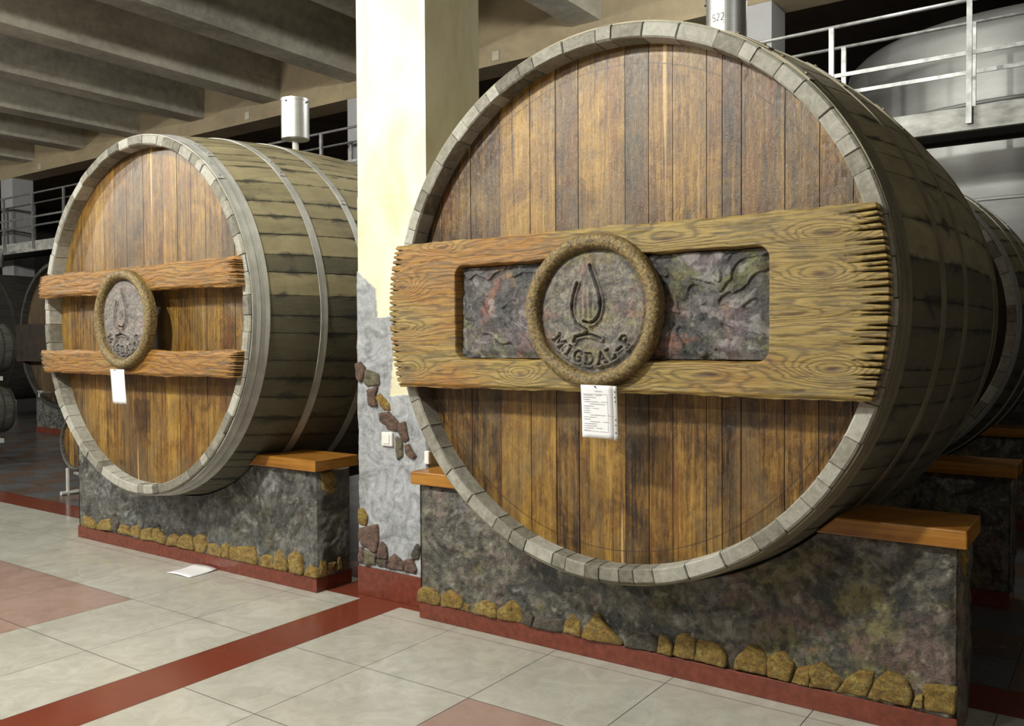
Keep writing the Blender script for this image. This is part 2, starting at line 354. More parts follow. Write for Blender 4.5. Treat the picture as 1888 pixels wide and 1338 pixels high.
# ================================================================== BARREL
YF, LEN = 3.15, 2.6
def body_r(y, R, belly):      # y from the front rim
    u = (y-LEN/2)/(LEN/2); return R+belly*(1-u*u)
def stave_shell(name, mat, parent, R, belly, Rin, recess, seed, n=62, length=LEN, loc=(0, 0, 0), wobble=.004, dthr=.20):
    rnd = np.random.RandomState(seed)
    wd = 1+.5*rnd.uniform(-1, 1, n); b = np.r_[0, np.cumsum(wd)]/wd.sum()*2*math.pi + rnd.uniform(0, 1)
    tone = rnd.uniform(0, 1, n)
    # staves around the lower right side turn near black as a whole
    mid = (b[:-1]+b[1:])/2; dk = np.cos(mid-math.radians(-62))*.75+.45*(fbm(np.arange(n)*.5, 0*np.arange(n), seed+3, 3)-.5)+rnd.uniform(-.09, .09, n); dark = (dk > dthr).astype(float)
    off = rnd.uniform(-1, 1, n)*wobble; offr = rnd.uniform(-1, 1, n)*wobble*.8
    fr = [0, .035, .2, .5, .8, .965]; cols = []
    for i in range(n):
        for f in fr:
            j = 1.0 if f == 0 else (.62 if f in (.035, .965) else .12)
            if f == .5: j = 0
            cols.append((b[i]+(b[i+1]-b[i])*f, j, i))
    k = len(cols); th = np.array([c[0] for c in cols]); jj = np.array([c[1] for c in cols]); si = np.array([c[2] for c in cols])
    g = np.where(jj == 1, 1.0, 0.0)
    prof = []   # (r, y, end flag, groove depth)
    ys = np.linspace(.0, length, 30)
    prof.append((Rin-.004, recess+.02, 1, .002)); prof.append((Rin-.002, recess*.5, 1, .003)); prof.append((Rin, .006, 1, .004)); prof.append((Rin+.006, 0, 1, .004))
    RR = lambda y: body_r(y/length*LEN, R, belly)
    prof.append((RR(0)-.008, 0, 1, .004)); prof.append((RR(0), .008, 1, .004)); prof.append((RR(.012), .012, 0, .003))
    for y in ys[1:-1]: prof.append((RR(y), y, 0, .003))
    prof.append((RR(length), length-.008, 0, .004)); prof.append((RR(length)-.008, length, 1, .004)); prof.append((Rin+.004, length, 1, .004)); prof.append((Rin, length-recess-.02, 1, .003))
    V = []; A = []; A2 = []
    for i, (r, y, e, gd) in enumerate(prof):
        front = y < .02
        rr = r-(gd*g) + (offr[si] if front and i >= 3 else 0); yy = y + (off[si]*(1-g) if front and e and i in (3, 4) else 0) + (g*.004 if front and e else 0)
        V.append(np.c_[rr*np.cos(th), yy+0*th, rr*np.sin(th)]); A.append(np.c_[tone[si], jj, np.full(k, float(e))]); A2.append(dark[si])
    m = len(prof); V = np.concatenate(V); idx = np.arange(m*k).reshape(m, k); nx = np.roll(idx, -1, 1)
    F = np.c_[idx[:-1].ravel(), nx[:-1].ravel(), nx[1:].ravel(), idx[1:].ravel()]
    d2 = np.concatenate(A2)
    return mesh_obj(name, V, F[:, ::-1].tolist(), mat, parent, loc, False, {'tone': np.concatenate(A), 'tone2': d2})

def head_disc(name, mat, parent, R, joints, y, seed, loc, thick=.04, chamfer=.965):
    rnd = np.random.RandomState(seed); js = sorted(j for j in joints if abs(j) < R-.03); js = [-R+1e-4]+js+[R-1e-4]
    V = []; F = []; A = []
    for i in range(len(js)-1):
        a, b = js[i], js[i+1]; t = rnd.uniform(0, 1); dy = rnd.uniform(-.0015, .0015)
        xs = [a, a+.0014, a+.0028]+list(np.linspace(a+.0028, b-.0028, 7)[1:-1])+[b-.0028, b-.0014, b]
        nz = 40; base = len(V)
        for x in xs:
            h = math.sqrt(max(R*R-x*x, 1e-6)); jx = min(abs(x-a), abs(x-b)); jv = 1.0 if jx < .002 else 0.0
            for q in range(nz+1):
                z = -h+2*h*q/nz; d = math.hypot(x, z)/R
                V.append((x, y+dy+(.004 if jx < .001 else 0)+(.004 if d > chamfer else 0), z)); A.append((t, jv, 0))
        m = nz+1
        for c in range(len(xs)-1):
            for q in range(nz): F.append((base+c*m+q, base+(c+1)*m+q, base+(c+1)*m+q+1, base+c*m+q+1))
    n0 = len(V); K = 96
    for q in range(K):
        t = 2*math.pi*q/K; V.append((R*math.cos(t), y+thick, R*math.sin(t))); A.append((.5, 0, 0))
    F.append(tuple(range(n0, n0+K)))
    return mesh_obj(name, V, F, mat, parent, loc, False, {'tone': np.array(A)})

def hoop(mat, parent, R, belly, y, wid, loc, lap=1.0, th=.005, length=LEN):
    RR = lambda q: body_r(q/length*LEN, R, belly); v, f = lathe_y('hoop', [(RR(y)-.003, y), (RR(y)+th, y), (RR(y)+th+.001, y+wid/2), (RR(y+wid)+th, y+wid), (RR(y+wid)-.003, y+wid)], mat, parent, loc)
    o_ = MB(); o_.add(v, f)
    vv = []; n = 8                                   # riveted overlap
    for q in range(n+1):
        t = lap+.16*q/n
        for r, yy in ((RR(y)+th, y+.002), (RR(y)+th+.004, y+.002), (RR(y+wid)+th+.004, y+wid-.002), (RR(y+wid)+th, y+wid-.002)):
            vv.append((r*math.cos(t), yy, r*math.sin(t)))
    ff = [(4*q+i, 4*q+(i+1) % 4, 4*q+4+(i+1) % 4, 4*q+4+i) for q in range(n) for i in range(4)]+[(0, 1, 2, 3), (4*n+3, 4*n+2, 4*n+1, 4*n)]
    o_.add(vv, ff)
    for q in (.03, .13):
        t = lap+q; r = RR(y+wid/2)+th+.003; c = Vector((r*math.cos(t), y+wid/2, r*math.sin(t))); d = Vector((math.cos(t), 0, math.sin(t)))
        o_.tube(c, c+d*.006, .008, 8)
    return o_.build('hoop', mat, parent, loc=loc)

# ---- strokes carved in the medallion (x right, z up; disc radius .25)
def ellpt(px, py): return ((px-630)/540*.31, -(py-655)/620*.31)
GLASS = [[ellpt(*p) for p in L_] for L_ in (
    [(520, 430), (500, 480), (480, 560), (472, 640), (480, 700), (510, 760), (560, 790), (595, 810), (600, 830), (575, 850), (500, 868), (488, 910)],
    [(635, 330), (660, 400), (690, 480), (708, 560), (705, 650), (690, 710), (660, 745), (620, 760), (575, 745)],
    [(575, 850), (620, 850), (680, 870), (710, 885)],
    [(635, 330), (622, 290)])]
LET = {  # strokes in a 1x1 cell with slab serifs
 'M': [[(.08, 0), (.08, 1), (.5, .3), (.92, 1), (.92, 0)], [(-.05, 0), (.2, 0)], [(.8, 0), (1.05, 0)], [(-.05, 1), (.12, 1)], [(.88, 1), (1.05, 1)]],
 'I': [[(.5, 0), (.5, 1)], [(.3, 0), (.7, 0)], [(.3, 1), (.7, 1)]],
 'G': [[(.9, .8), (.7, 1), (.35, 1), (.08, .7), (.08, .3), (.35, 0), (.7, 0), (.88, .15), (.88, .45), (.6, .45)]],
 'D': [[(.15, 0), (.15, 1), (.6, 1), (.92, .7), (.92, .3), (.6, 0), (.15, 0)], [(0, 0), (.15, 0)], [(0, 1), (.15, 1)]],
 'A': [[(0, 0), (.5, 1), (1, 0)], [(.22, .38), (.78, .38)], [(-.1, 0), (.15, 0)], [(.85, 0), (1.1, 0)]],
 'L': [[(.2, 1), (.2, 0), (.85, 0), (.85, .2)], [(.05, 1), (.38, 1)]],
 '-': [[(.2, .45), (.8, .45)]],
 'P': [[(.2, 0), (.2, 1), (.65, 1), (.88, .82), (.88, .62), (.65, .48), (.2, .48)], [(.02, 0), (.4, 0)]]}
WORD = []
for ch, ang in zip('MIGDAL-P', (-141, -123.5, -109, -93, -76.5, -63, -51, -39)):
    a = math.radians(ang); ca, sa = math.cos(a), math.sin(a); r = .198; wd, hg = (.038 if ch != 'M' else .046), .044
    ux, uz = -sa, ca            # reading direction (tangent), letter tops point at the centre
    nx_, nz_ = -ca, -sa
    for st in LET[ch]:
        WORD.append([(r*ca+ux*(x-.5)*wd+nx_*(y-.5)*hg, r*sa+uz*(x-.5)*wd+nz_*(y-.5)*hg) for x, y in st])
def stroke_dist(X, Z, strokes):
    D = np.full(X.shape, 9.)
    for s in strokes:
        for (ax, az), (bx, bz) in zip(s[:-1], s[1:]):
            dx, dz = bx-ax, bz-az; L2 = dx*dx+dz*dz+1e-12; t = np.clip(((X-ax)*dx+(Z-az)*dz)/L2, 0, 1)
            D = np.minimum(D, np.hypot(X-ax-t*dx, Z-az-t*dz))
    return D
def medallion(parent, mat_disc, loc, y0, seed):
    """y0 = back plane of the plaque; border torus + carved disc"""
    n = 160; prof = []
    Ri, Ro = .252, .312
    for q in range(13):
        t = math.pi*q/12; prof.append(((Ri+Ro)/2-(Ro-Ri)/2*math.cos(t), y0-.036-.026*math.sin(t)))
    prof = [(Ri-.004, y0)]+prof+[(Ro, y0)]
    V = []; m = len(prof); rnd = np.random.RandomState(seed)
    for i, (r, y) in enumerate(prof):
        for k in range(n*2):
            t = math.pi*k/n; w_ = 1+.01*math.sin(3*t+seed)+.006*math.sin(7*t); dd = .0013*rnd.uniform(-1, 1) if 1 < i < m-2 else 0
            V.append(((r*w_+dd)*math.cos(t), y+dd, (r*w_+dd)*math.sin(t)))
    F = [(i*2*n+k, i*2*n+(k+1) % (2*n), (i+1)*2*n+(k+1) % (2*n), (i+1)*2*n+k) for i in range(m-1) for k in range(2*n)]
    b = mesh_obj('medallion', V, F, M['ring'], parent, loc, True)
    u = np.linspace(0, 2*math.pi, 421)[:-1]; rr = np.linspace(.0, 1, 112)**.9*.262
    T, Rr = np.meshgrid(u, rr); X = Rr*np.cos(T); Z = Rr*np.sin(T)
    dg = stroke_dist(X, Z, GLASS); dw = stroke_dist(X, Z, WORD)
    bowl = np.exp(-((X+.02)/.05)**2-((Z+.0)/.09)**2)
    h = .012*(fbm(X*14, Z*14, seed, 4)-.5) + .006*(fbm(X*60, Z*60, seed+5, 3)-.5) + .004*np.sin(Z*0+X*240+6*fbm(X*8, Z*8, 9))*bowl + .008*bowl
    h += .011*np.exp(-((dg-.010)/.005)**2)-.010*np.exp(-(dg/.0042)**2)
    h += .006*np.exp(-((dw-.009)/.004)**2)-.007*np.exp(-(dw/.004)**2)
    h -= .02*smooth(.215, .25, Rr)*0 + .010*smooth(.225, .245, Rr)
    ink = np.maximum(np.exp(-(dg/.0042)**2)*.85, np.exp(-(dw/.0042)**2)*.9); ink = np.maximum(ink, .35*smooth(.228, .248, Rr))
    Yv = y0-.030-h
    nu, nr = len(u), len(rr); idx = np.arange(nu*nr).reshape(nr, nu); nx = np.roll(idx, -1, 1)
    F = np.c_[idx[:-1].ravel(), nx[:-1].ravel(), nx[1:].ravel(), idx[1:].ravel()]
    mesh_obj('relief_disc', np.c_[X.ravel(), Yv.ravel(), Z.ravel()], F.tolist(), mat_disc, b, (0, 0, 0), True, {'ink': np.c_[ink.ravel(), 0*ink.ravel(), 0*ink.ravel()]})
    return b

def board(parent, mat, loc, Re, z0, z1, yf, yb, seed, recess=None, wav=.010, name='cross_board', serr=40, res=(520, 190), cutlen=(.04, .13), slope=0.0):
    rnd = np.random.RandomState(seed); n = serr
    zk = np.linspace(z0, z1, n+2)[1:-1]+rnd.uniform(-.3, .3, n)*(z1-z0)/n
    LkR = rnd.uniform(*cutlen, n)*1.2; LkL = rnd.uniform(cutlen[0]*.5, cutlen[1]*.55, n); wk = (z1-z0)/n*rnd.uniform(.20, .38, n)
    tilt = rnd.uniform(-.05, .05, n)+.12*(zk-(z0+z1)/2)/(z1-z0)
    u = np.linspace(0, 1, res[0]); u = u+.055*np.sin(2*math.pi*u)*-1; u = (u-u[0])/(u[-1]-u[0])
    v = np.linspace(0, 1, res[1])
    def XZ(U, V):
        xx = (U-.5)*2*Re
        zb = z0+wav*1.6*(fbm(xx*5, 0*xx, seed, 3)-.5)+wav*.5*(fbm(xx*22, 0*xx, seed+1, 2)-.5)
        zt = z1+wav*1.6*(fbm(xx*5, 0*xx+3, seed+2, 3)-.5)+wav*.6*(fbm(xx*18, 0*xx, seed+3, 2)-.5)
        Z = zb+(zt-zb)*V; hw = np.sqrt(Re*Re-Z*Z)
        cut = np.zeros_like(Z)
        for k in range(n): cut = np.maximum(cut, np.clip(1-np.abs(Z-zk[k])/wk[k], 0, 1))
        hw = hw-.010*cut
        return (U-.5)*2*hw, Z
    def cuts(X, Z):
        hw = np.sqrt(np.maximum(Re*Re-Z*Z, 0)); e = hw-np.abs(X); D = np.zeros_like(X)
        for k in range(n):
            L = np.where(X > 0, LkR[k], LkL[k]); t = np.clip(1-e/L, 0, 1); w_ = wk[k]*t+1e-5
            zc = zk[k]-tilt[k]*e
            D = np.maximum(D, np.clip(1-np.abs(Z-zc)/w_, 0, 1)*np.clip(t*2, 0, 1))
        return D
    def rec(X, Z):
        if recess is None: return np.zeros_like(X)
        xa, xb, za, zb2 = recess
        wv = .010*(fbm(X*9, Z*0, seed+8, 3)-.5)
        cx_, cz_ = (xa+xb)/2, (za+zb2)/2; qx = np.abs(X-cx_)-(xb-xa)/2+.05; qz = np.abs(Z-cz_+wv)-(zb2-za)/2+.05
        d = np.hypot(np.maximum(qx, 0), np.maximum(qz, 0))+np.minimum(np.maximum(qx, qz), 0)-.05
        return 1-smooth(-.008, .004, d)
    def yfn(X, Z):
        hgt = .004*(fbm(X*3, Z*30, seed, 4)-.5)+.003*(fbm(X*9, Z*90, seed+4, 3)-.5)+.006*(fbm(X*4, Z*6, seed+9, 3)-.5)
        e = np.minimum(Z-z0, z1-Z); hgt = hgt-.010*(1-smooth(0, .018, e))
        c = cuts(X, Z); hgt = hgt-.022*c-.058*rec(X, Z)
        return yf-hgt
    return relief(name, mat, parent, u, v, XZ, yfn, yb, {'cut': lambda X, Z: (cuts(X, Z)**1.5*smooth(.0, .3, cuts(X, Z)), 0*X, 0*X)}, loc)

def relief_panel(parent, loc, xa, xb, za, zb, y, seed):
    def parts(X, Z):
        wx = 1.3*fbm(X*4, Z*4, seed+1, 3); wz = 1.3*fbm(X*4, Z*4, seed+2, 3)
        cell = fbm(X*5+wx*2, Z*5+wz*2, seed+3, 3); q = cell*5.0; lv = np.floor(q)+smooth(.0, .16, q-np.floor(q))   # layered leaf-like plates
        fine = fbm(X*22+wx*3, Z*22+wz*3, seed+5, 4); e = np.minimum(np.minimum(X-xa, xb-X), np.minimum(Z-za, zb-Z))
        return lv, q-np.floor(q), fine, e
    def yfn(X, Z):
        lv, fr, fine, e = parts(X, Z)
        return y-.002-.009*(lv-2)-.010*(fine-.5)+.014*(1-smooth(0, .04, e))
    def ink(X, Z):
        lv, fr, fine, e = parts(X, Z); cr = (1-smooth(.0, .10, fr))*.8; return np.clip(cr+.5*smooth(.55, .40, fine)*0+.45*(fine < .38), 0, 1), .55*smooth(.58, .72, fine), 0*X  # shade painted into crevices, pale highlights onto raised bits
    return relief('relief_panel', M['relief_panel'], parent, int((xb-xa)/.003), int((zb-za)/.003), lambda U, V: (xa+(xb-xa)*U, za+(zb-za)*V), yfn, y+.05, {'ink': ink}, loc)

# ---------------------------------------------------------------- right barrel
def barrel(label, cx, cz, R, belly, Rin, recess, seed, joints, m_head, m_stave, m_hoop, yf=YF, name='oak_vat', group=None):
    o = empty(name, (cx, yf, cz-R), label, 'barrel', group); L_ = (0, 0, R)
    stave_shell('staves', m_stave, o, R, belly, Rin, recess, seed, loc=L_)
    head_disc('barrel_head', m_head, o, Rin+.004, joints, recess, seed+1, L_)
    head_disc('rear_head', m_head, o, Rin, joints, LEN-recess-.04, seed+2, L_)
    rnd = random.Random(seed)
    for y, wd, lp in ((.016, .052, .75), (.072, .052, .95), (.47, .05, .80), (.83, .05, .62), (1.74, .05, 2.2), (2.1, .05, 1.9), (2.5, .055, .6)):
        hoop(m_hoop, o, R, belly, y, wd, L_, lp)
    return o, L_

BX = (-1.78, 1.606, 1.142); LX = (-5.17, 1.64, 1.137)
jb = [-2.7, -2.523, -2.353, -2.186, -2.052, -1.937, -1.712, -1.604, -1.498, -1.354, -1.29, -1.214, -1.048, -.922, -.804]
big, LB = barrel('nearest big oak vat, one wide carved board with a round plaque across its head', BX[0], BX[1], BX[2], .1, 1.08, .085, 11,
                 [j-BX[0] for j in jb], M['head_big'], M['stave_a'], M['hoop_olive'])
M['board_big'].name = 'carved_yellow_brown_board'
b1 = board(big, M['board_big'], LB, 1.128, -.352, .318, -.062, .002, 21, recess=(-.72, .722, -.222, .200), serr=27, cutlen=(.05, .14), res=(640, 210))
relief_panel(b1, (0, 0, 0), -.715, -.20, -.215, .192, -.026, 31)
relief_panel(b1, (0, 0, 0), .20, .717, -.215, .192, -.026, 47)
medallion(big, M['disc_big'], (LB[0]+.0, 0, LB[2]-.018), -.045, 5)

jl = [-6.1, -5.95, -5.797, -5.661, -5.536, -5.388, -5.195, -4.98, -4.831, -4.691, -4.546, -4.379, -4.273]
left, LL = barrel('big oak vat with two narrow carved boards across its golden head, left of the pillar', LX[0], LX[1], LX[2], .105, 1.078, .085, 52,
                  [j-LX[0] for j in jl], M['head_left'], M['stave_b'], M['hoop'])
board(left, M['board_left'], LL, 1.115, .150, .306, -.058, .002, 61, wav=.014, serr=11, res=(420, 56), cutlen=(.05, .10))
board(left, M['board_left'], LL, 1.115, -.374, -.218, -.058, .002, 77, wav=.014, serr=11, res=(420, 56), cutlen=(.05, .10))
medallion(left, M['disc_left'], (LL[0]-.005, 0, LL[2]-.02), -.045, 8)

# a plainer pair of vats of the same kind stands further back
def copy_tree(o, parent=None):
    c = o.copy(); COL.objects.link(c)
    if parent: c.parent = parent
    for ch in list(o.children): copy_tree(ch, c)
    return c
def rear_vat(label, x, y, dark=True):
    o = empty('oak_vat', (x, y, BX[1]-1.142), label, 'barrel'); 
    for ch in left.children:
        nm = ch.name.split('.')[0]
        if nm in ('staves', 'rear_head', 'hoop', 'barrel_head'):
            c = ch.copy(); c.data = ch.data.copy() if nm == 'barrel_head' else ch.data; COL.objects.link(c); c.parent = o
            
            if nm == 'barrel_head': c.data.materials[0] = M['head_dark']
            elif dark: c.data = ch.data.copy(); c.data.materials[0] = M['stave_dark' if nm == 'staves' else 'hoop_dark']  # far vats take the copies with shade in their colour
    return o
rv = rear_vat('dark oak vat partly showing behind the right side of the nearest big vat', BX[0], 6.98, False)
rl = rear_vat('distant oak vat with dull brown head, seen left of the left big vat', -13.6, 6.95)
b = MB(); b.box(-1.12, 1.12, -.06, .0, 1.15-.42, 1.15+.17); b.build('cross_board', M['dark_wood'], rl)  # near-black board across the middle of the head
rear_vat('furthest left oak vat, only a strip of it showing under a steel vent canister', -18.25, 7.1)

# ---------------------------------------------------------------- vent canisters on the vats
def canister(loc, label, tagm=None, h=.355, digits=None, pipe=.06):
    o = empty('vent_canister', loc, label, 'canister')
    b = MB(); r = .104
    b.lathe_z([(.001, pipe), (r-.004, pipe), (r, pipe+.004), (r, pipe+h-.02), (r+.003, pipe+h-.018), (r+.003, pipe+h), (r-.004, pipe+h), (r-.006, pipe+h-.01), (.001, pipe+h-.012)], 64)
    b.build('canister_body', M['steel'], o)
    b = MB(); b.tube((0, 0, 0), (0, 0, pipe+.002), .024, 20); b.build('pipe', M['white_paint'], o)
    for k in range(4):
        t = 2*math.pi*k/4+.2; c = Vector((r*math.cos(t), r*math.sin(t), pipe+h-.03)); d = Vector((math.cos(t), math.sin(t), 0))
        b = MB(); b.tube(c, c+d*.01, .006, 8); b.build('lid_screw', M['black_iron'], o)
    a0 = math.atan2(-loc[1], -loc[0])            # towards the aisle
    v = []; K = 8; zc = pipe+h*.62; hw = .036 if digits else .026; hh = .034 if digits else .024; ac = a0-.42 if digits else a0-.62
    for q in range(K+1):
        t = ac+(q/K-.5)*2*hw/r
        for z in (zc-hh, zc+hh): v.append(((r+.0015)*math.cos(t), (r+.0015)*math.sin(t), z))
    for q in range(K+1):
        t = ac+(q/K-.5)*2*hw/r
        for z in (zc-hh, zc+hh): v.append(((r-.001)*math.cos(t), (r-.001)*math.sin(t), z))
    f = [(2*q, 2*q+2, 2*q+3, 2*q+1) for q in range(K)]
    lab = mesh_obj('sticker', v, f, M['white'], o)
    if digits:
        seg = {'5': [[(1, 1), (0, 1), (0, .5), (1, .5), (1, 0), (0, 0)]], '2': [[(0, 1), (1, 1), (1, .55), (0, 0), (1, 0)]]}
        b = MB()
        for i, ch in enumerate(digits):
            for st in seg[ch]:
                pts = []
                for x, y in st:
                    s = (i-1)*.022+(x-.5)*.013; t = ac+s/r; pts.append(Vector(((r+.002)*math.cos(t), (r+.002)*math.sin(t), zc+(y-.5)*.034)))
                for p, q in zip(pts[:-1], pts[1:]): b.tube(p, q, .0014, 6)
        b.build('digits', M['print_dark'], lab)
    return o
canister((-1.74, YF+1.27, BX[1]+BX[2]+.095), 'steel vent canister with a 522 sticker on top of the nearest big vat', digits='522', h=.36, pipe=.06)
canister((-5.17, YF+1.33, LX[1]+LX[2]+.098), 'steel vent canister on a short pipe on top of the left big vat', h=.30, pipe=.125)
canister((-18.2, 8.2, 2.86), 'small distant steel vent canister below the walkway at the far left', h=.37, pipe=.12)

# ================================================================== PLINTHS
BIG_STONES = [[(-3.079,0.071),(-3.075,0.147),(-3.035,0.172),(-2.952,0.166),(-2.918,0.13),(-2.932,0.085)],[(-2.919,0.087),(-2.911,0.147),(-2.857,0.187),(-2.791,0.161),(-2.765,0.114),(-2.785,0.095)],[(-2.778,0.096),(-2.758,0.131),(-2.725,0.126),(-2.728,0.084)],[(-2.723,0.09),(-2.712,0.128),(-2.623,0.174),(-2.566,0.163),(-2.548,0.126),(-2.554,0.084)],[(-2.548,0.086),(-2.542,0.137),(-2.462,0.196),(-2.42,0.173),(-2.402,0.137),(-2.408,0.091)],[(-2.403,0.087),(-2.39,0.139),(-2.361,0.156),(-2.331,0.139),(-2.343,0.088)],[(-2.338,0.084),(-2.326,0.136),(-2.251,0.144),(-2.16,0.156),(-2.163,0.088)],[(-2.163,0.093),(-2.155,0.166),(-2.105,0.194),(-2.072,0.157),(-2.067,0.092)],[(-2.067,0.085),(-2.056,0.118),(-1.986,0.217),(-1.924,0.152),(-1.852,0.097),(-1.857,0.082)],[(-1.847,0.084),(-1.821,0.135),(-1.771,0.172),(-1.722,0.178),(-1.678,0.154),(-1.683,0.095)],[(-1.681,0.095),(-1.673,0.177),(-1.625,0.164),(-1.606,0.146),(-1.611,0.096)],[(-1.611,0.096),(-1.587,0.185),(-1.55,0.209),(-1.499,0.188),(-1.505,0.096)],[(-1.504,0.097),(-1.494,0.185),(-1.44,0.191),(-1.386,0.18),(-1.364,0.142),(-1.369,0.095)],[(-1.331,0.098),(-1.323,0.143),(-1.264,0.212),(-1.214,0.194),(-1.189,0.154),(-1.193,0.1)],[(-1.189,0.097),(-1.188,0.179),(-1.125,0.208),(-1.081,0.169),(-1.101,0.093)],[(-1.093,0.094),(-1.069,0.155),(-1.015,0.175),(-1.022,0.094)],[(-1.022,0.093),(-1.015,0.175),(-0.969,0.2),(-0.924,0.171),(-0.89,0.147),(-0.92,0.098)],[(-0.912,0.097),(-0.883,0.156),(-0.829,0.201),(-0.775,0.207),(-0.785,0.155),(-0.807,0.101)],[(-0.799,0.1),(-0.771,0.174),(-0.729,0.217),(-0.667,0.197),(-0.646,0.149),(-0.653,0.1)],[(-0.646,0.101),(-0.633,0.145),(-0.607,0.158),(-0.609,0.103)],[(-0.607,0.1),(-0.606,0.192),(-0.553,0.204),(-0.498,0.205),(-0.504,0.107)]]
LEFT_STONES = [[(-6.448,0.085),(-6.432,0.168),(-6.336,0.164),(-6.231,0.111),(-6.259,0.086)],[(-6.245,0.088),(-6.177,0.168),(-6.059,0.188),(-6.023,0.107)],[(-6.036,0.106),(-6.033,0.205),(-5.993,0.245),(-5.945,0.173),(-5.959,0.108)],[(-5.947,0.102),(-5.907,0.17),(-5.809,0.161),(-5.798,0.1)],[(-5.793,0.1),(-5.784,0.157),(-5.71,0.189),(-5.663,0.151),(-5.677,0.092)],[(-5.665,0.089),(-5.639,0.161),(-5.533,0.187),(-5.512,0.095)],[(-5.517,0.094),(-5.498,0.184),(-5.44,0.198),(-5.373,0.133),(-5.374,0.093)],[(-5.357,0.088),(-5.316,0.16),(-5.271,0.179),(-5.221,0.165),(-5.229,0.098)],[(-5.223,0.097),(-5.206,0.16),(-5.129,0.196),(-5.065,0.178),(-5.046,0.11),(-5.057,0.089)],[(-5.04,0.088),(-5.033,0.182),(-4.98,0.212),(-4.918,0.203),(-4.902,0.154),(-4.931,0.084)],[(-4.904,0.089),(-4.891,0.159),(-4.806,0.17),(-4.735,0.134),(-4.748,0.081)],[(-4.748,0.081),(-4.746,0.17),(-4.699,0.191),(-4.664,0.173),(-4.666,0.077)],[(-4.659,0.076),(-4.657,0.167),(-4.526,0.192),(-4.414,0.199),(-4.398,0.13),(-4.406,0.071)],[(-4.37,0.075),(-4.362,0.145),(-4.309,0.169),(-4.245,0.161),(-4.24,0.082)],[(-4.24,0.082),(-4.232,0.171),(-4.193,0.219),(-4.144,0.184),(-4.114,0.121),(-4.121,0.083)],[(-4.108,0.084),(-4.104,0.189),(-4.057,0.225),(-3.996,0.204),(-3.98,0.1),(-3.992,0.081)],[(-3.968,0.083),(-3.955,0.128),(-3.913,0.162),(-3.861,0.142),(-3.856,0.09)]]
SIDE_STONES = [[(3.48,0.091),(3.498,0.2),(3.53,0.198),(3.54,0.094)],[(3.545,0.096),(3.551,0.165),(3.606,0.161),(3.611,0.098)],[(3.616,0.101),(3.62,0.192),(3.64,0.188),(3.667,0.103)]]
PILLAR_STONES = [[(-3.668,1.34),(-3.622,1.351),(-3.585,1.319),(-3.609,1.238),(-3.646,1.243)],[(-3.597,1.238),(-3.578,1.308),(-3.482,1.283),(-3.476,1.225),(-3.564,1.212)],[(-3.568,1.191),(-3.487,1.214),(-3.506,1.155),(-3.492,1.102),(-3.558,1.1)],[(-3.502,1.15),(-3.469,1.175),(-3.398,1.122),(-3.391,1.085),(-3.442,1.078)],[(-3.471,1.061),(-3.399,1.074),(-3.377,1.049),(-3.414,0.995),(-3.471,1.013)],[(-3.406,1.027),(-3.37,1.052),(-3.328,1.015),(-3.343,0.962),(-3.414,0.974)],[(-3.328,1.009),(-3.279,1.022),(-3.253,0.925),(-3.288,0.902),(-3.329,0.962)],[(-3.343,0.935),(-3.302,0.917),(-3.299,0.829),(-3.338,0.805),(-3.351,0.883)],[(-3.288,0.892),(-3.253,0.899),(-3.199,0.836),(-3.227,0.818),(-3.268,0.841)],[(-3.647,0.498),(-3.612,0.502),(-3.572,0.462),(-3.586,0.406),(-3.641,0.409)],[(-3.648,0.384),(-3.552,0.41),(-3.491,0.427),(-3.485,0.374),(-3.507,0.258),(-3.608,0.279),(-3.649,0.314)],[(-3.65,0.274),(-3.608,0.279),(-3.603,0.186),(-3.651,0.184)],[(-3.602,0.265),(-3.51,0.248),(-3.521,0.188),(-3.603,0.176)],[(-3.486,0.32),(-3.459,0.331),(-3.426,0.303),(-3.424,0.236),(-3.494,0.231)],[(-3.507,0.224),(-3.421,0.231),(-3.428,0.186),(-3.508,0.185)],[(-3.417,0.241),(-3.374,0.272),(-3.304,0.233),(-3.304,0.19),(-3.421,0.183)],[(-3.291,0.249),(-3.234,0.262),(-3.203,0.205),(-3.216,0.184),(-3.295,0.182)],[(-3.246,0.284),(-3.201,0.352),(-3.177,0.332),(-3.19,0.268),(-3.234,0.257)]]
TOP_STONE = [[(3.52,.70),(3.62,.70),(3.60,.62),(3.54,.54)]]
SIDE_STONES = SIDE_STONES + [[(3.50,.70),(3.58,.70),(3.66,.66),(3.64,.60),(3.57,.56),(3.51,.60)]]

